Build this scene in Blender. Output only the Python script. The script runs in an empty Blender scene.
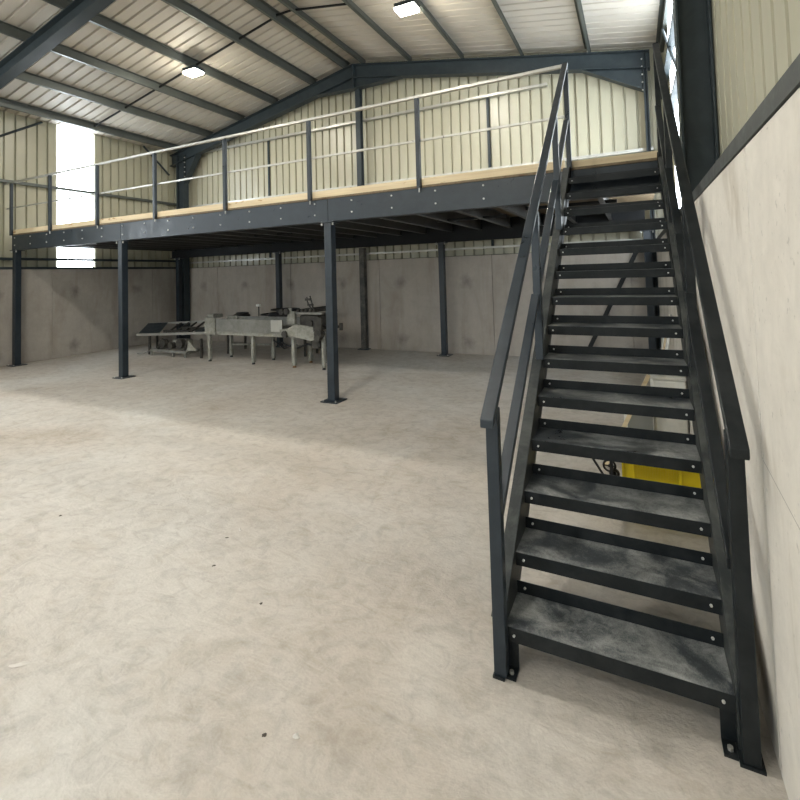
import bpy, math, random
from mathutils import Vector, Matrix
random.seed(7)
SC = bpy.context.scene
COL = SC.collection

# ------------------------------------------------------------------ dimensions
XR = 0.345       # inner face of right concrete wall
XRC = 0.60       # cladding plane on the right
XL = -11.30     # inner face of left concrete wall
XLC = -11.42
YB = 8.93        # inner face of gable concrete wall
YBC = 9.06
YF = -10.0       # far end of the shed behind the camera
XA, ZA = -5.35, 6.25      # ridge (top of rafters)
SL, SRR = 0.205, 0.185    # roof slopes
HC = 1.925
def zr(x): return ZA - (SL*(XA-x) if x < XA else SRR*(x-XA))

# ------------------------------------------------------------------ helpers
class MB:
    def __init__(s): s.v=[]; s.f=[]
    def add(s, vs, fs):
        n=len(s.v); s.v += [tuple(v) for v in vs]; s.f += [tuple(i+n for i in f) for f in fs]; return s
    def box(s, a, b):
        x0,y0,z0=a; x1,y1,z1=b
        if x0>x1: x0,x1=x1,x0
        if y0>y1: y0,y1=y1,y0
        if z0>z1: z0,z1=z1,z0
        return s.add([(x0,y0,z0),(x1,y0,z0),(x1,y1,z0),(x0,y1,z0),(x0,y0,z1),(x1,y0,z1),(x1,y1,z1),(x0,y1,z1)],
              [(0,3,2,1),(4,5,6,7),(0,1,5,4),(1,2,6,5),(2,3,7,6),(3,0,4,7)])
    def prism(s, prof, p, q, side, up):
        """profile (a,b) swept from p to q; a along side, b along up"""
        p=Vector(p); q=Vector(q); side=Vector(side); up=Vector(up); n=len(prof)
        vs=[p+side*a+up*b for a,b in prof]+[q+side*a+up*b for a,b in prof]
        fs=[tuple(range(n))[::-1], tuple(range(n,2*n))]+[(i,(i+1)%n,(i+1)%n+n,i+n) for i in range(n)]
        return s.add(vs,fs)
    def bar(s, p, q, w, h, up=(0,0,1)):
        p=Vector(p); q=Vector(q); d=(q-p).normalized(); up=Vector(up)
        sd=d.cross(up).normalized(); u=sd.cross(d).normalized()
        return s.prism([(-w/2,-h/2),(w/2,-h/2),(w/2,h/2),(-w/2,h/2)],p,q,sd,u)
    def tube(s, p, q, r, n=12, r2=None):
        p=Vector(p); q=Vector(q); d=(q-p).normalized()
        a=Vector((0,0,1)) if abs(d.z)<.9 else Vector((1,0,0))
        sd=d.cross(a).normalized(); u=sd.cross(d).normalized(); r2=r if r2 is None else r2
        vs=[p+(sd*math.cos(t)+u*math.sin(t))*r for t in [2*math.pi*i/n for i in range(n)]]
        vs+=[q+(sd*math.cos(t)+u*math.sin(t))*r2 for t in [2*math.pi*i/n for i in range(n)]]
        return s.add(vs,[tuple(range(n))[::-1],tuple(range(n,2*n))]+[(i,(i+1)%n,(i+1)%n+n,i+n) for i in range(n)])
    def path(s, pts, r, n=8):
        for a,b in zip(pts,pts[1:]): s.tube(a,b,r,n)
        return s
    def torus(s, c, R, r, ax='x', n=20, m=8):
        c=Vector(c); vs=[]; fs=[]
        for i in range(n):
            t=2*math.pi*i/n
            for j in range(m):
                p=2*math.pi*j/m; a=(R+r*math.cos(p))
                e=(a*math.cos(t),a*math.sin(t),r*math.sin(p))
                v={'x':(e[2],e[0],e[1]),'y':(e[0],e[2],e[1]),'z':e}[ax]
                vs.append(c+Vector(v)); fs.append((i*m+j,((i+1)%n)*m+j,((i+1)%n)*m+(j+1)%m,i*m+(j+1)%m))
        return s.add(vs,fs)
    def build(s, name, mat, parent=None, bevel=0, smooth=False, solid=0, origin=None):
        off=Vector((0,0,0))
        if parent is not None:
            w=parent
            while w is not None: off+=w.location; w=w.parent
        o0=Vector(origin) if origin is not None else Vector((0,0,0)) if parent is None else off
        me=bpy.data.meshes.new(name)
        me.from_pydata([tuple(Vector(v)-o0) for v in s.v],[],s.f); me.update()
        import bmesh
        bm=bmesh.new(); bm.from_mesh(me); bmesh.ops.recalc_face_normals(bm,faces=bm.faces); bm.to_mesh(me); bm.free()
        me.materials.append(mat)
        ob=bpy.data.objects.new(name,me); COL.objects.link(ob)
        ob.location=o0-off
        if parent is not None: ob.parent=parent
        if solid:
            m=ob.modifiers.new('Thickness','SOLIDIFY'); m.thickness=solid; m.offset=-1
        if bevel:
            m=ob.modifiers.new('Bevel','BEVEL'); m.width=bevel; m.segments=2; m.limit_method='ANGLE'; m.angle_limit=.6
        if smooth:
            for p in me.polygons: p.use_smooth=True
        return ob

def tag(o,label=None,cat=None,group=None,kind=None):
    if label: o['label']=label
    if cat: o['category']=cat
    if group: o['group']=group
    if kind: o['kind']=kind
    return o
def thing(name,loc,label,cat,group=None):
    o=bpy.data.objects.new(name,None); COL.objects.link(o); o.location=loc; o.empty_display_size=.2
    return tag(o,label,cat,group)
def copy_part(o, delta, parent=None):
    c=o.copy(); COL.objects.link(c); c.location=o.location+Vector(delta)
    if parent is not None: c.parent=parent
    return c
def cyl(c, d, r, l, n=12):
    c=Vector(c); d=Vector(d).normalized(); return MB().tube(c-d*l/2,c+d*l/2,r,n)

# ------------------------------------------------------------------ materials
def mat(name, base, rough=.6, metal=0, spec=.5):
    m=bpy.data.materials.new(name); m.use_nodes=True; nt=m.node_tree
    b=nt.nodes['Principled BSDF']; b.inputs['Base Color'].default_value=(*base,1)
    b.inputs['Roughness'].default_value=rough; b.inputs['Metallic'].default_value=metal
    b.inputs['Specular IOR Level'].default_value=spec
    return m,nt,b
def N(nt,t,**k):
    n=nt.nodes.new(t)
    for a,v in k.items():
        if a in n.inputs: n.inputs[a].default_value=v
        else: setattr(n,a,v)
    return n
def coords(nt, scale=(1,1,1), world=True):
    tc=N(nt,'ShaderNodeNewGeometry') if world else N(nt,'ShaderNodeTexCoord')
    mp=N(nt,'ShaderNodeMapping'); mp.inputs['Scale'].default_value=scale
    nt.links.new(tc.outputs['Position' if world else 'Object'],mp.inputs['Vector']); return mp.outputs[0]
def noise(nt,vec,scale,detail=4,rough=.55,dist=0):
    n=N(nt,'ShaderNodeTexNoise'); n.inputs['Scale'].default_value=scale; n.inputs['Detail'].default_value=detail
    n.inputs['Roughness'].default_value=rough; n.inputs['Distortion'].default_value=dist
    nt.links.new(vec,n.inputs['Vector']); return n.outputs['Fac']
def ramp(nt,fac,stops):
    r=N(nt,'ShaderNodeValToRGB'); e=r.color_ramp.elements
    while len(e)<len(stops): e.new(.5)
    for i,(p,c) in enumerate(stops):
        e[i].position=p; e[i].color=(*c,1) if len(c)==3 else c
    nt.links.new(fac,r.inputs[0]); return r.outputs[0]
def mix(nt,fac,a,b,mode='MIX'):
    m=N(nt,'ShaderNodeMix'); m.data_type='RGBA'; m.blend_type=mode
    if hasattr(fac,'links'): nt.links.new(fac,m.inputs[0])
    else: m.inputs[0].default_value=fac
    for i,x in ((6,a),(7,b)):
        if hasattr(x,'links'): nt.links.new(x,m.inputs[i])
        else: m.inputs[i].default_value=(*x,1)
    return m.outputs[2]
def bump(nt,b,h,strength=.2,dist=.01):
    n=N(nt,'ShaderNodeBump'); n.inputs['Strength'].default_value=strength; n.inputs['Distance'].default_value=dist
    nt.links.new(h,n.inputs['Height']); nt.links.new(n.outputs[0],b.inputs['Normal'])
G=lambda g:(g,g,g)

# floor: dusty power-floated concrete, with sweeps of dust and scuffs
m_floor,nt,b=mat('dusty_concrete_floor',(.5,.46,.4),.75,0,.3)
v=coords(nt)
big=noise(nt,v,.45,3,.6,.6); mid=noise(nt,v,2.2,6,.68,1.6); sm=noise(nt,v,9,6,.7,1.0); fine=noise(nt,v,70,3,.6)
swp=noise(nt,coords(nt,(1.0,2.6,1)),3.2,5,.6,2.6)
c=ramp(nt,big,[(.32,(.44,.395,.34)),(.5,(.495,.465,.42)),(.68,(.53,.515,.48))])
c=mix(nt,.8,c,ramp(nt,mid,[(.36,(.89,.87,.84)),(.5,G(.98)),(.66,G(1.05))]),'MULTIPLY')
c=mix(nt,.9,c,ramp(nt,swp,[(.30,(.88,.86,.83)),(.46,G(.97)),(.50,G(1.02)),(.56,G(.99)),(.72,G(1.07))]),'MULTIPLY')
c=mix(nt,.7,c,ramp(nt,sm,[(.32,G(.80)),(.46,G(.96)),(.5,G(1.03)),(.70,G(1.12))]),'MULTIPLY')
c=mix(nt,.35,c,ramp(nt,fine,[(.3,G(.85)),(.7,G(1.1))]),'MULTIPLY')
vo=N(nt,'ShaderNodeTexVoronoi'); vo.feature='DISTANCE_TO_EDGE'; vo.inputs['Scale'].default_value=1.1
nt.links.new(coords(nt,(1,.35,1)),vo.inputs['Vector'])
nt.links.new(c,b.inputs['Base Color'])
h=mix(nt,.5,swp,sm); h=mix(nt,.3,h,fine); bump(nt,b,h,.6,.015)

def concrete_wall(name,tint,axis):
    m,nt,b=mat(name,tint,.8,0,.25); v=coords(nt)
    st=coords(nt,(1.6,1.6,.35))
    a=noise(nt,st,1.6,5,.6,.5); d=noise(nt,v,6,5,.65,.3); e=noise(nt,v,55,3,.6)
    c=mix(nt,1,tint,ramp(nt,a,[(.30,(.80,.77,.73)),(.5,G(.98)),(.7,G(1.07))]),'MULTIPLY')
    c=mix(nt,.6,c,ramp(nt,d,[(.3,G(.86)),(.7,G(1.08))]),'MULTIPLY')
    c=mix(nt,.4,c,ramp(nt,e,[(.25,G(.8)),(.45,G(1)),(.8,G(1.05))]),'MULTIPLY')
    # dark lifting-eye marks on a regular grid of the precast panels
    sp=N(nt,'ShaderNodeSeparateXYZ'); g=N(nt,'ShaderNodeNewGeometry'); nt.links.new(g.outputs['Position'],sp.inputs[0])
    def M(op,a,bv,cv=None):
        n=N(nt,'ShaderNodeMath'); n.operation=op
        for i,x in enumerate((a,bv,cv)):
            if x is None: continue
            if hasattr(x,'links'): nt.links.new(x,n.inputs[i])
            else: n.inputs[i].default_value=x
        return n.outputs[0]
    hx=sp.outputs['X' if axis=='x' else 'Y']
    off=4.42 if axis=='x' else -6.27+1.46*5
    u=M('SUBTRACT',M('MODULO',M('ADD',hx,off+14.6),1.46),0)   # 0 at marks
    u=M('MINIMUM',u,M('SUBTRACT',1.46,u))
    w=M('MINIMUM',M('ABSOLUTE',M('SUBTRACT',sp.outputs['Z'],1.43),0),M('ABSOLUTE',M('SUBTRACT',sp.outputs['Z'],.22),0))
    dd=M('SQRT',M('ADD',M('MULTIPLY',u,u),M('MULTIPLY',w,w)),0)
    dd=M('ADD',dd,M('MULTIPLY',M('SUBTRACT',d,.5),.25))
    k=ramp(nt,dd,[(.0,G(.55)),(.05,G(.70)),(.16,G(1)),(1,G(1))])
    c=mix(nt,.75,c,k,'MULTIPLY')
    nt.links.new(c,b.inputs['Base Color']); bump(nt,b,mix(nt,.5,d,e),.25,.006)
    return m
m_conc=concrete_wall('precast_concrete',(.44,.40,.355),'x')
m_concL=concrete_wall('precast_concrete_left',(.42,.39,.35),'y')
m_concR,nt,b=mat('pale_concrete_right',(.66,.61,.54),.8,0,.25)
v=coords(nt,(1.5,1.5,.5)); a=noise(nt,v,1.6,5,.6,.6); d=noise(nt,coords(nt),9,6,.7,.4); e=noise(nt,coords(nt),90,2,.6)
pits=ramp(nt,noise(nt,coords(nt),42,3,.5),[(.0,G(.66)),(.27,G(.72)),(.33,G(1)),(1,G(1))])
c=mix(nt,1,(.66,.625,.565),ramp(nt,a,[(.34,(.74,.71,.66)),(.47,G(.96)),(.7,G(1.07))]),'MULTIPLY')
c=mix(nt,.7,c,ramp(nt,d,[(.3,G(.88)),(.7,G(1.07))]),'MULTIPLY'); c=mix(nt,.8,c,pits,'MULTIPLY')
# thin dark, gently sloped line up to the panel joint
sp=N(nt,'ShaderNodeSeparateXYZ'); g_=N(nt,'ShaderNodeNewGeometry'); nt.links.new(g_.outputs['Position'],sp.inputs[0])
def MM(op,a,bb):
    n=N(nt,'ShaderNodeMath'); n.operation=op
    for i,x in enumerate((a,bb)):
        if hasattr(x,'links'): nt.links.new(x,n.inputs[i])
        else: n.inputs[i].default_value=x
    return n.outputs[0]
ln=MM('ABSOLUTE',MM('SUBTRACT',sp.outputs['Z'],MM('ADD',.767,MM('MULTIPLY',sp.outputs['Y'],.108))),0)
ln=MM('MAXIMUM',MM('MULTIPLY',ln,400),MM('MULTIPLY',MM('SUBTRACT',sp.outputs['Y'],1.89),50))
c=mix(nt,1,c,ramp(nt,ln,[(.0,G(.35)),(.5,G(.5)),(.8,G(1)),(1,G(1))]),'MULTIPLY')
nt.links.new(c,b.inputs['Base Color']); bump(nt,b,mix(nt,.5,d,e),.25,.006)

def clad(name,col,rough):
    m,nt,b=mat(name,col,rough,0,.5); v=coords(nt,(1,1,.4)); a=noise(nt,v,1.2,3,.5)
    c=mix(nt,1,col,ramp(nt,a,[(.3,G(.93)),(.7,G(1.05))]),'MULTIPLY'); nt.links.new(c,b.inputs['Base Color']); return m
m_clad=clad('cream_liner_sheet',(.43,.415,.315),.33)
m_roof=clad('taupe_roof_sheet',(.54,.505,.445),.55)
m_lap,_,_=mat('sheet_lap_shadow',(.16,.15,.12),.7)

def steel(name,col,rough=.42,dust=.35,dcol=(.16,.17,.17),sc=6,metal=0.0):
    m,nt,b=mat(name,col,rough,metal,.5 if metal or 'blue' in name else .28); v=coords(nt)
    a=noise(nt,v,sc,6,.7,.6)
    c=mix(nt,ramp(nt,a,[(.42,G(0)),(.78,G(dust))]),col,dcol); nt.links.new(c,b.inputs['Base Color'])
    r=ramp(nt,a,[(.3,G(rough-.07)),(.7,G(rough+.2))]); nt.links.new(r,b.inputs['Roughness'])
    return m
m_steel=steel('dark_blue_grey_steel',(.010,.018,.027),.32,.32,(.055,.072,.088))
m_dark=steel('dark_joist_steel',(.008,.010,.012),.5,.2,(.04,.04,.04))
m_string=steel('dusty_stringer_steel',(.02,.025,.026),.45,.75,(.13,.135,.125),5)
m_trim=steel('grey_drip_trim',(.06,.066,.066),.5,.5,(.12,.125,.12),14)
m_joist=steel('joist_steel',(.09,.092,.09),.42,.3,(.2,.2,.19),6,.2)
m_frame=steel('grey_green_frame_steel',(.027,.037,.043),.40,.3,(.08,.10,.105))
m_purlin=steel('galvanised_purlin',(.10,.112,.105),.38,.4,(.17,.18,.17),4,.45)
m_galv=steel('bright_galvanised_rail',(.50,.50,.47),.32,.5,(.36,.36,.34),8,.6)
m_bolt,_,_=mat('zinc_bolt',(.62,.62,.60),.35,.2)
m_stair=steel('black_stair_steel',(.008,.011,.013),.36,.40,(.045,.05,.052),9)
# tread plate: black steel with pale dust and boot scuffs
m_tread,nt,b=mat('dusty_tread_plate',(.03,.035,.04),.5,0,.6)
v=coords(nt,(1.3,1.7,1)); a=noise(nt,v,3.0,7,.62,1.0); d=noise(nt,coords(nt),26,5,.7,1.5); e=noise(nt,coords(nt,(3,1,1)),120,2,.6)
k=mix(nt,.25,a,d); k=mix(nt,.15,k,e)
c=ramp(nt,k,[(.37,(.016,.020,.026)),(.46,(.05,.058,.064)),(.53,(.16,.17,.17)),(.64,(.33,.34,.33))])
nt.links.new(c,b.inputs['Base Color']); nt.links.new(ramp(nt,k,[(.35,G(.24)),(.7,G(.6))]),b.inputs['Roughness'])
# timber
def timber(name,c1,c2,axis=(.6,14,14)):
    m,nt,b=mat(name,c1,.6,0,.3); v=coords(nt,axis); a=noise(nt,v,2.5,5,.6,.8)
    kn=noise(nt,coords(nt,(3.2,9,9)),1.6,2,.4); c=ramp(nt,a,[(.3,c2),(.6,c1)])
    c=mix(nt,1,c,ramp(nt,kn,[(.0,(.5,.35,.22)),(.27,(.6,.45,.32)),(.31,G(1)),(1,G(1))]),'MULTIPLY')
    nt.links.new(c,b.inputs['Base Color']); return m
m_wood=timber('pale_softwood',(.70,.59,.40),(.60,.48,.31))
m_chip=timber('chipboard_deck',(.20,.15,.09),(.14,.10,.06),(9,9,9))
m_grp,nt,b=mat('daylit_translucent_sheet',(.9,.93,.95),.5)
b.inputs['Emission Color'].default_value=(.86,.94,1,1); b.inputs['Emission Strength'].default_value=16
m_lens,nt,b=mat('lit_lamp_lens',(1,1,1),.4)
b.inputs['Emission Color'].default_value=(1,.93,.78,1); b.inputs['Emission Strength'].default_value=260
m_yellow,nt,b=mat('yellow_plastic',(.78,.60,.01),.4,0,.5)
m_black,_,_=mat('black_rubber',(.012,.012,.014),.5)
m_dusty=steel('dust_streaked_steel',(.07,.07,.068),.6,.9,(.24,.22,.19),5)
m_white,nt,b=mat('off_white_plastic',(.8,.8,.77),.55)
a=noise(nt,coords(nt),7,5,.6); nt.links.new(ramp(nt,a,[(.3,(.66,.66,.63)),(.6,(.82,.82,.78))]),b.inputs['Base Color'])
m_grey,_,_=mat('grey_board',(.25,.26,.25),.6)
m_grime=steel('worn_galvanised',(.26,.26,.24),.45,.8,(.13,.125,.11),7,.35)
m_grimew=steel('worn_painted_legs',(.30,.30,.265),.55,.9,(.12,.11,.09),13)
m_oil=steel('oily_machinery',(.035,.033,.03),.45,.6,(.15,.14,.12),14)
m_rust,_,_=mat('rusty_foot',(.20,.10,.04),.8)
m_paper,_,_=mat('pale_scrap',(.56,.54,.50),.8)
m_stone,_,_=mat('dark_crumb',(.08,.07,.06),.9)

# ------------------------------------------------------------------ setting
S=lambda o:tag(o,kind='structure')
fl=MB(); fl.box((XLC-.1,YF,-.15),(XRC+.1,YBC+.1,0)); S(fl.build('floor',m_floor))

def panels_x(name,m,x0,x1,y0,y1,h,joints):
    """precast panels running along X with fine joint grooves"""
    b=MB(); e=[x0]+[j for j in joints if x0<j<x1]+[x1]
    for a,c in zip(e,e[1:]): b.box((a+.004,y0,0),(c-.004,y1,h))
    b.box((x0,y0+.03,0),(x1,y1,h-.002)); return S(b.build(name,m,bevel=.004))
def panels_y(name,m,x0,x1,y0,y1,h,joints,inner):
    b=MB(); e=[y0]+[j for j in joints if y0<j<y1]+[y1]
    for a,c in zip(e,e[1:]): b.box((x0,a+.006,0),(x1,c-.006,h))
    if inner>0: b.box((x0+.04,y0,0),(x1,y1,h-.002))
    else: b.box((x0,y0,0),(x1-.012,y1,h-.002))
    return S(b.build(name,m,bevel=.004))
panels_x('wall_back',m_conc,XL,XR,YB,YB+.15,HC,[-9.75,-7.35,-4.93,-2.45,-.05])
panels_y('wall_left',m_concL,XL-.15,XL,YF,YB+.15,HC,[-6.6,-4.2,-1.8,.6,3.0,5.81,8.19],-1)
panels_y('wall_right',m_concR,XR,XR+.22,YF,YB+.15,1.99,[-5.2,-2.8,-.4,1.895,4.3,6.7],1)
wf=MB(); wf.box((XLC,YF-.15,0),(-8.2,YF,5.2)).box((-2.6,YF-.15,0),(XRC,YF,5.2)).box((-8.2,YF-.15,4.4),(-2.6,YF,5.2))
wf.add([(XLC,YF-.15,5.2),(XRC,YF-.15,5.2),(XRC,YF-.15,zr(XRC)+.165),(XA,YF-.15,ZA+.165),(XLC,YF-.15,zr(XLC)+.165),
        (XLC,YF,5.2),(XRC,YF,5.2),(XRC,YF,zr(XRC)+.165),(XA,YF,ZA+.165),(XLC,YF,zr(XLC)+.165)],
       [(4,3,2,1,0),(5,6,7,8,9),(0,1,6,5),(1,2,7,6),(2,3,8,7),(3,4,9,8),(4,0,5,9)])
S(wf.build('wall_front',m_clad))

# box-profile sheets -------------------------------------------------------
PITCH=.2
def ribs(s0,s1,depth,phase=0):
    """list of (s, d): pan at 0, rib going outward by depth"""
    out=[]; k=math.floor((s0-phase)/PITCH)-1
    pts=[]
    while phase+k*PITCH<s1+PITCH:
        a=phase+k*PITCH
        pts+=[(a,0),(a+.150,0),(a+.160,depth),(a+.190,depth)]; k+=1
    for (a,d),(a2,d2) in zip(pts,pts[1:]):
        if a>=s0 and a<=s1: out.append((a,d))
        if a<s0<a2: out.append((s0,d+(d2-d)*(s0-a)/(a2-a)))
        if a<s1<a2: out.append((s1,d+(d2-d)*(s1-a)/(a2-a)))
    return sorted(set(out))
def sheet(b,pts,fn):
    """fn(s,d)->(bottom point, top point)"""
    vs=[];fs=[]
    for s,d in pts:
        p,q=fn(s,d); vs+=[p,q]
    for i in range(len(pts)-1): fs.append((2*i,2*i+2,2*i+3,2*i+1))
    return b.add(vs,fs)
ZC=1.90
# gable (back) cladding
b=MB()
for a,c in ((XLC,XA),(XA,XRC)):
    sheet(b,ribs(a,c,.045),lambda s,d:((s,YBC+d,ZC),(s,YBC+d,zr(s)+.165)))
S(b.build('wall_back_cladding',m_clad,solid=.004))
# left cladding with translucent bays
WIN=[(5.99,6.76),(1.26,2.16),(-3.44,-2.54),(-8.1,-7.2)]
def long_side(name,x,sg,wins,ztop):
    b=MB(); cur=YF
    for (a,c) in sorted(wins)+[(YBC,None)]:
        sheet(b,ribs(cur,a,.045),lambda s,d:((x+sg*d,s,ZC),(x+sg*d,s,ztop)))
        if c: cur=c
    return S(b.build(name,m_clad,solid=.004))
long_side('wall_left_cladding',XLC,-1,WIN,zr(XLC)+.165)
WINR=[(6.3,7.9),(1.35-3.3,1.35-2.3)]
long_side('wall_right_cladding',XRC,1,WINR,zr(XRC)+.165)
k=1
for x,sg,ws in ((XLC,-1,WIN),(XRC,1,WINR)):
    for (a,c) in ws:
        b=MB(); sheet(b,ribs(a,c,.02),lambda s,d:((x+sg*d,s,ZC),(x+sg*d,s,zr(x)+.165)))
        w=S(b.build('window_%d'%k,m_grp,solid=.003)); k+=1
# roof sheets
for nm,xa,xb in (('ceiling',XLC-.1,XA),('ceiling',XA,XRC+.1)):
    b=MB(); sheet(b,ribs(YF-.1,YBC+.1,.035),lambda s,d:((xa,s,zr(xa)+.165+d),(xb,s,zr(xb)+.165+d)))
    S(b.build(nm,m_roof,solid=.004))
# drip flashing / base angle along the concrete top
b=MB(); b.box((XR-.006,YF,1.992),(XR+.26,YBC,1.998)); b.box((XR-.006,YF,1.998),(XR+.0,YBC,2.05)); S(b.build('trim_1',m_trim))
b=MB(); b.box((XLC,YF,HC+.001),(XL+.01,YBC,HC+.05)); S(b.build('trim_2',m_frame))
b=MB(); b.box((XL,YB-.01,HC+.001),(XR,YBC,HC+.008)); S(b.build('trim_3',m_frame))

# ------------------------------------------------------------------ portal frames
def i_section(h,w,tf,tw):
    return [(-w/2,0),(w/2,0),(w/2,tf),(tw/2,tf),(tw/2,h-tf),(w/2,h-tf),(w/2,h),(-w/2,h),(-w/2,h-tf),(-tw/2,h-tf),(-tw/2,tf),(-w/2,tf)]
def portal(y,lab,near,hr=.30):
    t=thing('portal_frame',(XA,y,0),lab,'steel frame')
    W=.17
    # rafters: profile swept along slope, side = Y
    for sx,xe in ((-1,XL+.02),(1,XR+.04)):
        p=(XA,y,ZA-hr); q=(xe,y,zr(xe)-hr)
        m=MB(); m.prism(i_section(hr,W,.016,.012),p,q,(0,1,0),(0,0,1)); m.build('rafter',m_frame,t)
        if sx<0: x0,x1=xe+.26,xe+.54
        else: x0,x1=(.275,.338) if not near else (XR+.018,XRC-.01)
        # eaves haunch: tapered web with bottom flange
        xi=xe-sx*1.05; m=MB(); x_in=(x1 if sx<0 else x0) if not near else xe-sx*.12
        m.add([(x_in,y-.006,zr(x_in)-hr),(xi,y-.006,zr(xi)-hr),(x_in,y-.006,zr(x_in)-hr-(.62 if sx<0 else .36)),
               (x_in,y+.006,zr(x_in)-hr),(xi,y+.006,zr(xi)-hr),(x_in,y+.006,zr(x_in)-hr-(.62 if sx<0 else .36))],
              [(0,1,2),(5,4,3),(0,3,4,1),(1,4,5,2),(2,5,3,0)])
        m.bar((xi,y,zr(xi)-hr),(x_in,y,zr(x_in)-hr-(.62 if sx<0 else .36)),W,.014,(0,0,1)); m.build('eaves_haunch',m_frame,t)
        # column
        zt=zr(xe)-.02
        m=MB(); D=.26
        xo=xe; xi2=xe+sx*(0) ; 
        c0=(xe-sx*.02,y,0.0); 
        # I-section column: inner flange towards the room, web along X
        fx=xe-sx*.16 if sx<0 else xe
        zb=0.0 if not (near and sx>0) else 0.0
        if near and sx>0: zb=2.0
        m.box((x0,y-W/2,zb),(x0+.016,y+W/2,zt)).box((x1-.016,y-W/2,zb),(x1,y+W/2,zt)).box((x0+.016,y-.006,zb),(x1-.016,y+.006,zt))
        if zb==0: m.box((x0-.03,y-W/2-.03,0),(x1+.0,y+W/2+.03,.02))
        m.build('column',m_frame,t,bevel=.003)
        # end-plate bolts at eaves joint
        if not near:
            for i in range(5):
                bx=x0 if sx>0 else x1
                cyl((bx-sx*.012,y-.05,zt-.1-i*.13),(1,0,0),.013,.022,6).build('bolt',m_bolt,t)
    # apex haunch
    m=MB(); pts=[(XA-1.0,zr(XA-1)-hr),(XA,ZA-hr),(XA+1.15,zr(XA+1.15)-hr),(XA,ZA-hr-.24)]
    m.add([(x,y-.006,z) for x,z in pts]+[(x,y+.006,z) for x,z in pts],[(0,1,2,3),(7,6,5,4),(0,4,5,1),(1,5,6,2),(2,6,7,3),(3,7,4,0)])
    m.bar((pts[0][0],y,pts[0][1]),(XA,y,pts[3][1]),W,.014).bar((XA,y,pts[3][1]),(pts[2][0],y,pts[2][1]),W,.014)
    m.box((XA-.015,y-W/2,ZA-hr-.24),(XA+.015,y+W/2,ZA)); m.build('apex_haunch',m_frame,t)
    return t
portal(8.80,'dark steel portal frame standing against the cream gable wall',False)
portal(4.16,'nearer dark steel portal frame crossing the top left corner, its column beside the stair',True,.27)

# gable posts
t=thing('gable_post',(XA+.05,8.78,0),'full-height dark steel post at the middle of the gable wall, up to the ridge','post')
for z0,z1,mt in ((2.66,5.95,m_frame),(.016,2.195,m_dusty)):
    m=MB(); m.box((XA+.0,8.80,z0),(XA+.12,8.812,z1)).box((XA+.0,8.90,z0),(XA+.12,8.912,z1)).box((XA+.054,8.812,z0),(XA+.066,8.90,z1)); m.build('post_section',mt,t)
MB().box((XA-.07,8.76,0),(XA+.17,8.925,.015)).build('base_plate',m_frame,t)
for x,lab in ((-2.45,'thin dark vertical trim on the gable cladding, right of the central post'),(-8.06,'thin dark vertical trim on the gable cladding, left of the central post')):
    o=MB().box((x-.025,YBC-.03,2.1),(x+.025,YBC-.004,5.03)).build('cladding_trim',m_frame,None,origin=(x,YBC,2.1)); tag(o,lab,'trim')

# purlins
def zed(p,q,h,w,name,mt,lab,cat,grp,dirx=1):
    """Z-section along Y lying on the rafters"""
    mb=MB(); prof=[(-w,0),(0,0),(0,h-.006),(w,h-.006),(w,h),(-.006,h),(-.006,.006),(-w,.006)]
    mb.prism([(a*dirx,c) for a,c in prof],p,q,(1,0,0),(0,0,1))
    mb.prism([(-w*dirx,0),((-w+.005)*dirx,0),((-w+.005)*dirx,.02),(-w*dirx,.02)],p,q,(1,0,0),(0,0,1))
    o=mb.build(name,mt,None,origin=p); return tag(o,lab,cat,grp)
ordn=['topmost','second','third','fourth','fifth','lowest']
LX=[-5.55,-6.45,-7.6,-8.70,-9.82,-10.93]
RX=[-5.12,-4.0,-2.86,-1.71,-.56,.54]
for i,x in enumerate(LX):
    zed((x,YF,zr(x)+.003),(x,8.9,zr(x)+.003),.15,.055,'roof_purlin',m_purlin,'galvanised purlin under the left roof slope, %s from the ridge down'%ordn[i],'purlin','purlins on the left roof slope',1)
for i,x in enumerate(RX):
    zed((x,YF,zr(x)+.003),(x,8.9,zr(x)+.003),.15,.055,'roof_purlin',m_purlin,'galvanised purlin under the right roof slope, %s from the ridge down'%ordn[i],'purlin','purlins on the right roof slope',-1)
# sag rods between purlins, one row at mid bay
def rodline(xs,side):
    for i,(a,c) in enumerate(zip(xs,xs[1:])):
        if side=='right' and i>0: break
        o=MB().bar((a,6.5,zr(a)+.08),(c,6.5,zr(c)+.08),.028,.028).build('sag_rod',m_dark,None,origin=(a,6.5,zr(a)+.1))
        tag(o,'thin dark sag bar on the %s roof slope between its %s and %s purlins'%(side,ordn[i],ordn[i+1]),'bar','sag bars between purlins')
rodline(LX,'left'); rodline(RX,'right')
o=MB().bar((LX[0],6.5,zr(LX[0])+.1),(RX[0],6.5,zr(RX[0])+.1),.028,.028).build('sag_rod',m_dark,None,origin=(XA,6.5,6.3)); tag(o,'short dark sag bar bridging the two purlins at the ridge','bar','sag bars between purlins')

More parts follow.
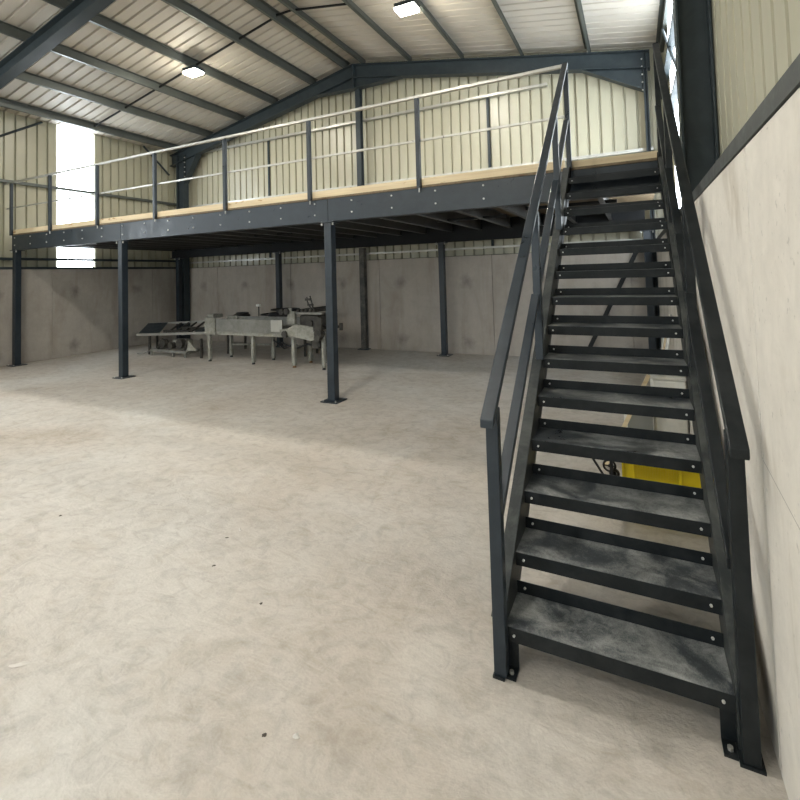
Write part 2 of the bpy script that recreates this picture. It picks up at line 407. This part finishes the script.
# sheeting rails on walls
def rail(p,q,w,h,lab,mt=m_galv,name='sheeting_rail'):
    o=MB().bar(p,q,w,h).build(name,mt,None,origin=p); return tag(o,lab,'rail')
rail((XLC+.06,YF,3.72),(XLC+.06,YBC-.05,3.72),.10,.055,'pale wall rail along the left cladding, crossing the bright window above the deck',m_purlin)
rail((XLC+.06,YF,2.14),(XLC+.06,YBC-.05,2.14),.10,.05,'dark wall rail low on the left cladding, crossing the window below the deck',m_frame)
rail((XL+.4,YBC-.06,2.075),(XR-.0,YBC-.06,2.075),.08,.038,'pale horizontal rail on the gable wall just above the concrete, under the deck')
rail((XL+.3,YBC-.05,3.60),(XR+.04,YBC-.05,3.60),.08,.055,'pale horizontal rail low on the gable cladding above the deck')
rail((-10.6,YBC-.06,5.05),(-1.3,YBC-.06,5.05),.08,.05,'pale horizontal rail high on the gable cladding under the rafters',m_galv)
rail((XRC-.05,4.3,3.74),(XRC-.05,YBC-.05,3.74),.08,.05,'dark wall rail across the right bright panel, the lower of two',m_frame)
rail((XRC-.05,4.3,4.44),(XRC-.05,YBC-.05,4.44),.08,.05,'dark wall rail across the right bright panel, the upper of two',m_frame)
def brace(p,q,r,lab,name='wind_brace'):
    o=MB().tube(p,q,r,10).build(name,m_frame,None,origin=p); return tag(o,lab,'brace')
brace((XLC+.05,3.57,3.755),(XLC+.05,5.65,5.12),.025,'dark diagonal brace at far left under the eaves, left of the bright window')
brace((XLC+.14,7.95,5.12),(XLC+.14,8.705,4.49),.025,'dark diagonal brace under the left eaves next to the corner column')
brace((XRC-.07,6.0,3.785),(XRC-.07,7.9,5.10),.02,'dark diagonal brace in front of the bright panel behind the stair')

# ------------------------------------------------------------------ LED lamps
def lamp(x,y,lab):
    z=zr(x)-.02; t=thing('ceiling_lamp',(x,y,z),lab,'lamp','high bay LED lamps under the roof')
    MB().tube((x,y,z-.05),(x,y,z),.012,8).build('hanger',m_frame,t)
    h=MB(); h.box((x-.17,y-.12,z-.11),(x+.17,y+.12,z-.05))
    for i in range(7): h.box((x-.15+i*.05-.004,y-.11,z-.05),(x-.15+i*.05+.004,y+.11,z-.03))
    h.build('housing',m_frame,t,bevel=.006)
    MB().box((x-.16,y-.11,z-.150),(x+.16,y+.11,z-.111)).build('lens',m_lens,t)
    L=bpy.data.lights.new('lamp_light','AREA'); L.shape='RECTANGLE'; L.size=.3; L.size_y=.2; L.energy=LAMP_W; L.color=(1,.965,.90)
    lo=bpy.data.objects.new('lamp_light',L); COL.objects.link(lo); lo.location=(0,0,-.16); lo.parent=t
    return t
LAMP_W=82
lamp(-2.95,6.45,'lit ceiling lamp on the right roof slope, above the deck')
lamp(-7.55,6.38,'lit ceiling lamp on the left roof slope, nearer the bright window')
for i,y in enumerate((1.8,-2.9,-7.4)):
    lamp(-2.95,y,'ceiling lamp on the right roof slope in the %s bay behind the view'%['first','second','third'][i])
    lamp(-7.55,y,'ceiling lamp on the left roof slope in the %s bay behind the view'%['first','second','third'][i])

# ------------------------------------------------------------------ mezzanine
YM=5.03; ZB0,ZB1=2.306,2.602; ZD=2.64
mz=thing('mezzanine_platform',(-5.5,YM,0),'dark blue steel mezzanine deck on square columns with a pale timber edge','mezzanine')
def column(x,y,ztop):
    m=MB().box((x-.054,y,.012),(x+.054,y+.108,ztop)); c=m.build('column',m_steel,mz,bevel=.006,origin=(x,y,0))
    MB().box((x-.125,y-.065,0),(x+.125,y+.185,.012)).build('base_plate',m_steel,c,bevel=.002)
    MB().box((x-.10,y-.03,ztop-.012),(x+.10,y+.15,ztop)).build('cap_plate',m_steel,c,bevel=.002)
    for sx in (-.095,.095):
        cyl((x+sx,y-.04,.02),(0,0,1),.01,.018,6).build('anchor_bolt',m_bolt,c)
    for sx in (-.085,.085): cyl((x+sx,y+.0,ztop-.02),(0,0,1),.011,.05,6).build('bolt',m_bolt,c)
    return c
for x in (-3.525,-7.765,-11.13): column(x,YM+.0,ZB0-.001)
for x in (-3.36,-7.45,-10.85,.215): column(x,8.58,2.199)
def channel(x0,x1,y,s,name='edge_beam'):
    m=MB(); t=.012; m.box((x0,y,ZB0),(x1,y+s*t,ZB1)).box((x0,y+s*t,ZB0),(x1,y+s*.10,ZB0+t)).box((x0,y+s*t,ZB1-t),(x1,y+s*.10,ZB1))
    return m.build(name,m_steel,mz,bevel=.003)
for a,c in ((-11.2,-7.743),(-7.737,-3.513),(-3.507,.31)): channel(a,c,YM,1)
MB().box((-11.2,8.70,2.20),(.2,8.712,ZB1)).box((-11.2,8.64,2.20),(.2,8.70,2.212)).build('rear_beam',m_dark,mz,bevel=.003)
jx=[]; x=-3.712
while x<.25: jx.append(x); x+=.5675
x=-3.712-.5675
while x>-11.1: jx.append(x); x-=.5675
base=None
for x in sorted(jx):
    if base is None:
        m=MB(); m.box((x-.03,YM+.013,2.395),(x+.03,8.69,2.401)).box((x-.03,YM+.013,2.594),(x+.03,8.69,2.600)).box((x-.003,YM+.013,2.401),(x+.003,8.69,2.594))
        base=m.build('joist',m_joist,mz,origin=(x,YM,2.4)); bx0=x
        bo=cyl((x,YM-.006,2.55),(0,1,0),.011,.012,6).build('bolt',m_bolt,mz,origin=(x,YM,2.55)); 
        copy_part(bo,(0,0,-.147))
    else:
        copy_part(base,(x-bx0,0,0)); copy_part(bo,(x-bx0,0,0)); copy_part(bo,(x-bx0,0,-.147))
# bridging angles under the joists
for x,y in ((-6.2,6.9),(-2.2,6.9),(-.7,6.3)):
    MB().box((x-.55,y,2.40),(x+.55,y+.04,2.44)).build('bridging_angle',m_dark,mz)
MB().box((-11.2,YM-.01,2.603),(.30,8.90,2.628)).build('deck_board',m_chip,mz)
MB().box((-11.2,YM+.001,2.6285),(-.585,YM+.046,2.715)).build('timber_edge',m_wood,mz,bevel=.003)
MB().box((-.545,YM+.02,2.6285),(.29,YM+.066,2.70)).build('timber_edge',m_wood,mz,bevel=.003)
# cleat at stair head
o=MB().box((-.47,YM-.012,2.35),(.2,YM-.001,2.56)).build('stair_cleat',m_steel,mz)
# cross bracing behind the stair
bc=MB().bar((.14,8.78,2.05),(-.83,8.78,.06),.07,.05,(0,1,0)).build('diagonal_brace',m_dark,mz)
for p in ((.12,8.75,1.98),(-.80,8.75,.12)): cyl(p,(0,1,0),.02,.03,6).build('bolt',m_bolt,bc)
# ------------------------------------------------------------------ deck guard rail
gr=thing('guard_rail',(-5.3,YM,2.715),'long galvanised two-rail guard with dark posts on the deck edge','railing')
px=[-2.2,-3.77,-5.29,-6.83,-8.34,-9.80,-11.17]
p0=None
for x in px:
    if p0 is None:
        p0=MB().box((x-.025,YM-.002-.048,2.60),(x+.025,YM-.002,3.655)).build('post',m_steel,gr,bevel=.004,origin=(x,YM,2.65)); pc=p0
        k0=MB().tube((x,YM-.026,2.55),(x,YM-.026,2.60),.008,8).build('fixing_stud',m_bolt,p0)
    else:
        pc=copy_part(p0,(x-px[0],0,0)); copy_part(k0,(0,0,0),pc)
MB().box((-11.45,YM-.045,3.655),(-.545,YM-.005,3.69)).build('top_rail',m_galv,gr,bevel=.004)
MB().box((-11.45,YM-.0015,3.150),(-.545,YM+.018,3.178)).build('mid_rail',m_galv,gr,bevel=.003)

# ------------------------------------------------------------------ staircase
Y0,GO,RI=1.922,.2157,.1763
XI0,XI1=-.5255,.2405
st=thing('staircase',(-.14,Y0,0),'steep black steel staircase with dusty open treads and sloping handrails','staircase')
def nose(y): return RI+(y-Y0)*RI/GO
# stringers: channel with web on the inside, flanges outward
th=math.atan(RI/GO); 
for sx,xi in ((-1,XI0),(1,XI1)):
    m=MB(); H=.20; t=.008; F=.056
    ya,yb=Y0-.005,5.02
    def pt(y,up): return (y,nose(y)+up)
    up0,up1=-.215,.030
    # side plate polygon (clipped at the floor and the beam)
    yl=Y0+(-(RI)-up0)*GO/RI     # where the lower edge meets z=0
    poly=[(ya,0),(yl if yl>ya else ya+.06,0),(yb,nose(yb)+up0),(yb,nose(yb)+up1-.06),(yb,min(2.6,nose(yb)+up1)),(Y0+(2.6-up1-RI)*GO/RI,2.6),(ya,nose(ya)+up1)]
    n=len(poly); x0,x1=(xi-t,xi) if sx<0 else (xi,xi+t)
    m.add([(x0,y,z) for y,z in poly]+[(x1,y,z) for y,z in poly],[tuple(range(n)),tuple(range(2*n-1,n-1,-1))]+[(i,(i+1)%n,(i+1)%n+n,i+n) for i in range(n)])
    # flanges
    xc=xi+sx*(F/2)
    m.bar((xc,ya,nose(ya)+up1-.004),(xc,Y0+(2.6-up1-RI)*GO/RI,2.596),F,.008,(0,0,1))
    m.bar((xc,max(yl,ya+.06),.004),(xc,yb,nose(yb)+up0+.004),F,.008,(0,0,1))
    s_=m.build('stringer',m_string,st,bevel=.0015)
    MB().box((xi-.005 if sx>0 else xi-.042,Y0-.058,0),(xi+.064 if sx>0 else xi+.005,Y0+.06,.010)).build('foot_plate',m_stair,s_)
    # angle foot with anchor bolt on the inner side
    ix=xi-sx*.045
    MB().box((min(ix,xi-sx*.001),Y0-.040,0),(max(ix,xi-sx*.001),Y0+.02,.008)).box((min(ix,xi-sx*.001),Y0+.020,.0),(max(ix,xi-sx*.001),Y0+.028,RI-.058)).build('foot_angle',m_stair,s_)
    cyl((xi-sx*.024,Y0-.016,.013),(0,0,1),.009,.012,6).build('anchor_bolt',m_galv,s_)
# treads
def make_tread():
    z=RI; y=Y0; D=.225; m=MB(); t=.005
    m.box((XI0+.001,y,z-t),(XI1-.001,y+D,z)).box((XI0+.001,y,z-.055),(XI1-.001,y+t,z-t)).box((XI0+.001,y+D-t,z),(XI1-.001,y+D,z+.05))
    o=m.build('tread',m_tread,st,bevel=.0015,origin=(-.14,y,z))
    fr=MB().box((XI0+.001,y-.0025,z-.056),(XI1-.001,y-.0005,z-.001)).box((XI0+.001,y+D-t-.0025,z+.0005),(XI1-.001,y+D-t-.0005,z+.051)).build('nosing_strip',m_stair,o)
    for sx,xe in ((1,XI0+.035),(-1,XI1-.035)):
        cyl((xe,y-.005,z-.028),(0,1,0),.0055,.007,6).build('bolt',m_bolt,o)
        cyl((xe,y+D-t-.005,z+.026),(0,1,0),.0055,.007,6).build('bolt',m_bolt,o)
    return o
t0=make_tread(); kids=list(t0.children)
for i in range(1,14):
    c=copy_part(t0,(0,GO*i,RI*i),st)
    for k_ in kids:
        d=k_.copy(); COL.objects.link(d); d.parent=c
# handrails
RY0,RZ0,RY1,RZ1=1.80,.992,4.96,3.648     # underside line of the top rail
def rz(y): return RZ0+(y-RY0)*(RZ1-RZ0)/(RY1-RY0)
MY0,MZ0,MY1,MZ1=1.945,.602,4.97,3.10
def mzf(y): return MZ0+(y-MY0)*(MZ1-MZ0)/(MY1-MY0)
for sx,xa,xb in ((-1,XI0-.056,XI0),(1,XI1,XI1+.056)):
    xm=(xa+xb)/2
    m=MB(); xa+=.018 if sx<0 else .005; xb+=.014 if sx<0 else .0; prof=[(xa-.001,0),(xb+.001,0),(xb+.001,.034),(xa-.001,.034)]
    m.prism([(a,c) for a,c in prof],(0,RY0,RZ0),(0,RY1+.02,rz(RY1+.02)),(1,0,0),(0,0,1)); m.build('handrail',m_stair if sx>0 else m_steel,st,bevel=.004)
    ys=[1.91,2.985,4.05,4.975]
    for i,(a,c) in enumerate(zip(ys,ys[1:])):
        m=MB(); m.prism([(xa-.008,-.018),(xb-.012,-.018),(xb-.012,.018),(xa-.008,.018)],(0,a+.0255,mzf(a+.0255)),(0,c-.0255,mzf(c-.0255)),(1,0,0),(0,0,1))
        m.build('mid_rail',m_stair if sx>0 else m_steel,st,bevel=.003)
    for i,y in enumerate(ys):
        zb=.0105 if i==0 else nose(y-.025)+.032
        zt=rz(y-.025)-.001
        if i==3: zb=2.7; zt=3.70
        if i==3: m=MB().box((xa+.003,y-.0,2.61),(xb-.003,y+.05,zt))
        elif i==0:
            m=MB().box((xa+.003,y-.025,zb),(xb-.003,y+.025,zt))
            # newel stands just outside the stringer
            m=MB().box((xa+.0,Y0-.052,zb),(xb-.002,Y0-.0065,rz(Y0-.052)-.001))
        else: m=MB().box((xa+.003,y-.025,zb),(xb-.003,y+.025,zt))
        m.build('post',m_stair if sx>0 else m_steel,st,bevel=.003)

# ------------------------------------------------------------------ things under the stair
yc=thing('plastic_crate',(.1,3.4,0),'yellow slotted plastic crate on the floor under the stair','crate')
m=MB(); X0,X1,Ya,Yb_,Zt=-.125,.325,3.40,3.75,.40; T=.014
m.box((X0,Ya,.0),(X1,Yb_,.015)); m.box((X0,Yb_-T,.015),(X1,Yb_,Zt)); m.box((X0,Ya+T,.015),(X0+T,Yb_-T,Zt)); m.box((X1-T,Ya+T,.015),(X1,Yb_-T,Zt))
m.box((X0,Ya,.015),(X1,Ya+T,Zt))
m.build('crate_body',m_yellow,yc,bevel=.002)
m=MB()
for i in range(17): m.box((X0+.09+i*.0145-.003,Ya-.009,.27),(X0+.09+i*.0145+.003,Ya-.0005,.335))
for xx in (X0+.006,X0+.07,X1-.12,X1-.02): m.box((xx-.006,Ya-.010,.02),(xx+.006,Ya-.0005,.385))
m.box((X0-.012,Ya-.014,Zt),(X1+.004,Yb_+.01,Zt+.012)); m.build('rim_and_ribs',m_yellow,yc,bevel=.002)
wb=thing('storage_box',(.2,4.5,0),'off-white plastic box against the right wall behind the yellow crate','box')
MB().box((.09,4.40,0),(.335,4.95,.68)).build('box_body',m_white,wb,bevel=.015)
MB().box((.08,4.39,.681),(.34,4.96,.715)).build('lid',m_white,wb,bevel=.012)
g=thing('grey_panel',(0,4.2,0),'flat grey board with a pale edge standing behind the yellow crate','board')
MB().box((-.10,4.335,0),(.085,4.375,.47)).build('board',m_grey,g,bevel=.002)
MB().box((-.125,4.33,0),(-.104,4.375,.48)).build('edge_strip',m_white,g,bevel=.002)
o=MB().bar((-.27,4.18,.02),(.07,4.30,.735),.03,.02,(0,1,0)).build('timber_batten',m_wood,None,origin=(-.27,4.25,0)); tag(o,'thin wooden batten leaning against the off-white box','batten')
ht=thing('folding_trolley',(-.18,3.4,0),'black folded trolley with small wheels beside the yellow crate','trolley')
MB().box((-.197,3.39,.05),(-.177,3.415,.46)).build('upright',m_black,ht,bevel=.002)
MB().bar((-.32,3.36,.40),(-.16,3.40,.12),.014,.014).box((-.355,3.35,.388),(-.30,3.37,.408)).build('handle_bar',m_black,ht)
MB().torus((-.20,3.43,.30),.036,.007,'y').tube((-.20,3.42,.30),(-.20,3.44,.30),.008).bar((-.235,3.43,.30),(-.165,3.43,.30),.006,.006).build('wheel',m_black,ht)
MB().torus((-.172,3.43,.255),.024,.009,'y').tube((-.172,3.415,.255),(-.172,3.445,.255),.013).build('castor',m_black,ht)
MB().box((-.33,3.36,0),(-.15,3.46,.014)).box((-.19,3.40,.014),(-.182,3.412,.05)).build('toe_plate',m_black,ht)
for i,(y,lab) in enumerate(((5.75,'pale board leaning on the right wall behind the stair, nearest of three'),(6.2,'pale board leaning on the right wall behind the stair, middle of three'),(6.65,'pale board leaning on the right wall behind the stair, farthest of three'))):
    o=MB().bar((.17,y+.15,.015),(.33,y,1.08-.08*i),.14,.018,(1,0,0)).build('leaning_board',m_wood if i==1 else m_white,None,origin=(.2,y,0)); tag(o,lab,'board','boards leaning behind the stair')

# ------------------------------------------------------------------ machinery under the deck
def leg(par,x,y,h,r=.03,foot=m_black,mt=m_grimew):
    l=MB().box((x-r,y-r,.035),(x+r,y+r,h)).build('leg',mt,par,bevel=.004)
    MB().tube((x,y,0),(x,y,.036),.035,12,.022).build('foot',foot,l)
cv=thing('conveyor_table',(-6.5,6.95,0),'long grey steel trough table on slim legs under the deck','conveyor')
m=MB(); m.box((-7.58,6.66,.53),(-5.42,6.70,.60)).box((-7.58,7.19,.53),(-5.42,7.23,.60))
for x in (-7.58,-6.9,-6.2,-5.46): m.box((x-.02,6.70,.54),(x+.02,7.19,.59))
m.build('frame',m_grimew,cv,bevel=.003)
m=MB(); m.box((-7.31,6.64,.60),(-5.68,6.66,.84)).box((-7.31,7.22,.60),(-5.68,7.24,.84)).box((-7.33,6.66,.60),(-5.72,7.22,.615)); m.build('trough',m_grime,cv,bevel=.003)
MB().box((-5.93,6.632,.63),(-5.67,6.639,.84)).build('end_plate',m_galv,cv)
MB().box((-7.60,7.2,.53),(-7.32,7.24,.85)).build('head_plate',m_grimew,cv,bevel=.002)
m=MB(); m.box((-7.60,6.62,.53),(-7.32,6.66,.85))
for k in range(4): m.box((-7.595,6.612,.56+k*.075),(-7.34,6.62,.60+k*.075))
m.build('head_plate',m_grimew,cv,bevel=.002)
MB().box((-7.58,6.66,.851),(-7.40,6.9,.92)).build('motor_cover',m_grimew,cv,bevel=.012)
m=MB()
for i in range(22): m.tube((-7.26+i*.071,6.67,.655),(-7.26+i*.071,7.21,.655),.022,8)
m.build('roller_bed',m_grime,cv,smooth=False)
for (x,y) in ((-7.55,6.70),(-7.5,7.2),(-6.44,6.72),(-6.38,7.2)): leg(cv,x,y,.53)
for (x,y) in ((-5.48,6.72),(-5.48,7.2)): leg(cv,x,y,.55,.034,m_rust)
MB().bar((-7.5,7.2,.26),(-6.38,7.2,.30),.03,.03).build('cross_tie',m_grimew,cv)

# right-hand machine
pk=thing('packing_machine',(-4.9,7.0,0),'dark worn machine with pale side plates at the right end of the trough table','machine')
m=MB(); P=[(-5.70,.60),(-5.02,.50),(-4.92,.53),(-4.95,.74),(-5.35,.78),(-5.52,.70),(-5.70,.68)]; n=len(P)
m.add([(x,6.60,z) for x,z in P]+[(x,6.62,z) for x,z in P],[tuple(range(n)),tuple(range(2*n-1,n-1,-1))]+[(i,(i+1)%n,(i+1)%n+n,i+n) for i in range(n)])
m.build('side_plate',m_grimew,pk)
MB().box((-5.52,6.60,.78),(-5.36,6.66,1.0)).box((-5.50,6.60,.99),(-5.44,6.64,1.06)).build('bracket',m_grimew,pk,bevel=.004)
MB().box((-5.33,6.7,.66),(-4.92,7.3,.93)).build('drive_housing',m_oil,pk,bevel=.02)
MB().box((-5.40,6.63,.95),(-4.80,6.69,.985)).build('guide_rail',m_grime,pk,bevel=.003)
MB().box((-5.40,7.29,.95),(-4.95,7.34,.985)).build('guide_rail',m_grime,pk,bevel=.003)
for i in range(5): MB().tube((-5.34+i*.088,6.66,1.01),(-5.34+i*.088,7.3,1.01+.01*(i%3)),.026,10).build('top_roller',m_oil,pk)
for (x,y,z,r,l) in ((-5.52,6.62,1.0,.055,.12),(-5.66,6.64,.99,.05,.10),(-5.0,6.60,.80,.05,.08),(-4.85,6.62,.62,.075,.12),(-5.58,6.60,.60,.06,.06),(-4.86,6.60,.56,.06,.1)): MB().tube((x,y-l/2,z),(x,y+l/2,z),r,16).build('pulley',m_oil,pk)
MB().box((-5.05,6.66,.36),(-4.90,7.2,.52)).build('gearbox',m_oil,pk,bevel=.012)
MB().box((-4.95,6.58,.66),(-4.78,6.62,.90)).build('cover_plate',m_oil,pk,bevel=.006)
m=MB().path([(-5.14,6.8,1.02),(-5.20,6.78,1.13),(-5.24,6.8,1.24)],.014).path([(-5.10,6.8,1.02),(-5.12,6.78,1.15),(-5.17,6.8,1.26)],.012).box((-5.26,6.77,1.18),(-5.15,6.82,1.22)).box((-5.21,6.77,1.09),(-5.11,6.82,1.12))
m.build('lever',m_oil,pk)
MB().path([(-5.9,6.9,.40),(-5.55,6.8,.30),(-5.2,6.75,.42),(-4.9,6.8,.34),(-4.86,6.8,.50)],.018).path([(-6.2,7.0,.42),(-5.9,6.95,.28),(-5.6,6.95,.36)],.014).build('hose',m_black,pk,smooth=True)
for (x,y) in ((-4.96,7.2),(-5.20,7.25),(-4.84,6.72)): leg(pk,x,y,.6,.028,m_black,m_grimew if x<-4.8 else m_oil)
MB().box((-4.92,6.72,.72),(-4.50,6.80,.76)).tube((-4.50,6.76,.68),(-4.50,6.76,.80),.03).build('side_arm',m_oil,pk)

# left tray conveyor lying low
tr=thing('slatted_tray',(-8.9,7.1,0),'low tilted slatted tray with two bright side rails left of the trough table','conveyor')
m=MB(); m.bar((-9.98,6.85,.42),(-7.72,6.85,.53),.03,.05); m.build('side_rail',m_galv,tr)
m=MB(); m.bar((-10.62,7.55,.57),(-7.72,7.55,.72),.03,.045); m.build('side_rail',m_galv,tr)
m=MB()
for i in range(11):
    x=-9.96+i*.062; z=.42+(x+9.98)*.049
    m.bar((x,6.87,z),(x-.55,7.53,z+.17),.05,.012)
m.build('slats',m_frame,tr)
m=MB()
for i in range(6):
    x=-9.1+i*.25; z=.42+(x+9.98)*.049; m.bar((x,6.87,z-.01),(x-.3,7.53,z+.16),.03,.03)
m.box((-9.25,6.95,.46),(-8.5,7.05,.53)).box((-9.0,7.2,.50),(-8.3,7.3,.58)); m.build('cross_member',m_oil,tr)
MB().add([(-8.25,6.87,.515),(-7.72,6.87,.54),(-7.72,7.53,.715),(-8.2,7.53,.695),(-8.25,6.87,.50),(-7.72,6.87,.525),(-7.72,7.53,.70),(-8.2,7.53,.68)],[(0,1,2,3),(7,6,5,4),(0,4,5,1),(1,5,6,2),(2,6,7,3),(3,7,4,0)]).build('infill_sheet',m_frame,tr)
for x,y in ((-10.2,7.5),(-7.9,7.5)): MB().box((x-.02,y-.02,0),(x+.02,y+.02,.56)).build('leg',m_oil,tr)
for x,y in ((-9.6,6.88),(-8.0,6.88)): MB().box((x-.02,y-.02,0),(x+.02,y+.02,.40)).build('leg',m_oil,tr)
jk=thing('drive_unit',(-8.9,6.95,0),'greasy chain drive unit on a low frame beneath the slatted tray','machine')
m=MB().box((-9.45,6.78,.09),(-8.35,6.82,.14)).box((-9.45,7.2,.09),(-8.35,7.24,.14)).box((-9.45,6.82,.09),(-9.41,7.2,.14)).box((-8.39,6.82,.09),(-8.35,7.2,.14))
for x in (-9.43,-8.75,-8.37):
    for y in (6.80,7.22): m.box((x-.02,y-.02,0),(x+.02,y+.02,.09))
m.build('base_frame',m_grime,jk)
for (x,z,r) in ((-9.15,.26,.09),(-8.9,.22,.07),(-8.62,.27,.10)): MB().tube((x,6.84,z),(x,6.95,z),r,16).build('sprocket',m_oil,jk)
MB().tube((-9.35,6.9,.14),(-9.2,6.9,.34),.03).build('strut',m_oil,jk)
MB().tube((-8.5,6.88,.14),(-8.4,6.88,.36),.025).build('strut',m_oil,jk)
MB().box((-9.0,6.98,.14),(-8.6,7.18,.34)).build('motor',m_grimew,jk,bevel=.02)
m=MB(); m.add([(-8.32,6.80,.15),(-8.05,6.80,.16),(-8.30,6.80,.36),(-8.32,6.83,.15),(-8.05,6.83,.16),(-8.30,6.83,.36)],[(0,1,2),(5,4,3),(0,3,4,1),(1,4,5,2),(2,5,3,0)]); m.bar((-8.32,6.81,.15),(-8.37,6.81,.12),.03,.03); m.build('guard_plate',m_grimew,jk)
MB().path([(-9.9,6.8,.02),(-9.6,6.75,.05),(-9.45,6.80,.11)],.012).build('loose_bar',m_grime,jk)

# heap of belting lying on the machine frames behind the trough
hp=MB()
random.seed(3)
bw=thing('rear_bench',(-6.9,7.9,0),'low dark bench behind the trough table','bench')
MB().box((-8.1,7.65,.70),(-5.9,8.15,.74)).build('bench_top',m_oil,bw,bevel=.004)
for x in (-8.0,-6.0):
    for y in (7.7,8.1): MB().box((x-.02,y-.02,0),(x+.02,y+.02,.70)).build('leg',m_oil,bw)
for i in range(9):
    cx=-6.72+random.uniform(-.38,.38); r=.17+random.random()*.14
    z=.76+i*.021; hp.torus((cx*.6-6.72*.4,7.9,z),r,.016,'z',24,6)
tag(hp.build('cable_coil',m_black,None,origin=(-6.7,7.9,.74),smooth=True),'dark heap of coiled cable on the bench behind the trough table','cable')
hb=MB(); hb.torus((-7.9,7.9,.78),.16,.03,'z').torus((-7.88,7.9,.83),.12,.025,'z')
tag(hb.build('hose_coil',m_black,None,origin=(-7.9,7.9,.74),smooth=True),'small dark coil of hose on the left end of the bench','hose')
o=thing('work_light',(-7.35,7.85,.74),'small white-headed lamp on a stalk standing behind the trough','lamp')
MB().tube((-7.35,7.85,.741),(-7.35,7.85,.99),.012,8).tube((-7.35,7.85,.741),(-7.35,7.85,.755),.05,12).build('stalk',m_oil,o)
MB().box((-7.39,7.81,.99),(-7.30,7.87,1.04)).build('head',m_white,o,bevel=.008)

# ------------------------------------------------------------------ floor litter
def scrap(x,y,sx,sy,rot,mt,name,lab,cat,h=.012):
    n=9; vs=[(0,0,h)]
    for i in range(n):
        t=2*math.pi*i/n; r=1+random.uniform(-.35,.35); a=math.cos(t)*sx*r; c=math.sin(t)*sy*r
        vs.append((a*math.cos(rot)-c*math.sin(rot),a*math.sin(rot)+c*math.cos(rot),.001+h*.35*random.random()))
    m=MB(); m.add([(x+a,y+b_,z) for a,b_,z in vs]+[(x,y,0.0005)],[(0,i+1,(i+1)%n+1) for i in range(n)]+[(n+1,(i+1)%n+1,i+1) for i in range(n)])
    return tag(m.build(name,mt,None,origin=(x,y,0)),lab,cat)
scrap(-2.39,1.107,.038,.014,.6,m_paper,'paper_scrap','pale torn scrap on the floor near the bottom left','scrap',.008)
scrap(-1.124,1.347,.014,.010,.3,m_paper,'plaster_crumb','small pale crumb on the floor in the lower foreground','crumb',.012)
scrap(-1.229,1.303,.008,.008,.3,m_stone,'dirt_crumb','tiny dark crumb just left of the small pale crumb','crumb',.008)
scrap(-2.322,2.279,.02,.006,-.6,m_paper,'wood_splinter','thin pale splinter on the floor in the middle foreground','splinter',.006)
scrap(-2.327,2.177,.014,.005,.5,m_stone,'wood_splinter','short dark splinter just in front of the pale one','splinter',.006)
scrap(-3.62,1.913,.010,.008,.5,m_stone,'dirt_crumb','lone dark crumb on the floor at the left','crumb',.008)
scrap(-1.713,1.811,.009,.007,.5,m_stone,'dirt_crumb','dark crumb on the floor in the centre foreground','crumb',.008)
scrap(-2.175,1.938,.010,.007,.5,m_stone,'dirt_crumb','dark crumb on the floor left of the centre foreground','crumb',.008)

# ------------------------------------------------------------------ daylight
W=bpy.data.worlds.new('World'); SC.world=W; W.use_nodes=True; nt=W.node_tree
sky=nt.nodes.new('ShaderNodeTexSky'); sky.sky_type='NISHITA'; sky.sun_disc=False; sky.sun_elevation=math.radians(40); sky.sun_rotation=math.radians(60)
nt.links.new(sky.outputs[0],nt.nodes['Background'].inputs[0]); nt.nodes['Background'].inputs[1].default_value=.6
P=bpy.data.lights.new('door_daylight','AREA'); P.shape='RECTANGLE'; P.size=5.6; P.size_y=4.4; P.energy=170; P.color=(.88,.94,1)
po=bpy.data.objects.new('door_daylight',P); COL.objects.link(po); po.location=(-5.4,YF+.02,2.2); po.rotation_euler=(math.radians(90),0,0)
po.rotation_euler=Vector((0,1,0)).to_track_quat('-Z','Z').to_euler()

# ------------------------------------------------------------------ camera
f,cy=471.45,255.92
y,p,r=[math.radians(a) for a in (26.3216,2.2313,-1.6431)]
F=Vector((-math.sin(y)*math.cos(p),math.cos(y)*math.cos(p),math.sin(p)))
R=Vector((math.cos(y),math.sin(y),0)); U=R.cross(F)
R2=R*math.cos(r)+U*math.sin(r); U2=-R*math.sin(r)+U*math.cos(r)
cd=bpy.data.cameras.new('camera'); cd.sensor_width=36; cd.sensor_fit='HORIZONTAL'; cd.lens=f/800*36; cd.shift_y=-(400-cy)/800; cd.clip_start=.05
co=bpy.data.objects.new('camera',cd); COL.objects.link(co)
M=Matrix((R2,U2,-F)).transposed().to_4x4(); M.translation=Vector((0,0,1.6)); co.matrix_world=M
SC.camera=co
vs=SC.view_settings; vs.view_transform='Standard'; vs.look='None'; vs.exposure=-0.5; vs.gamma=1; vs.use_curve_mapping=False
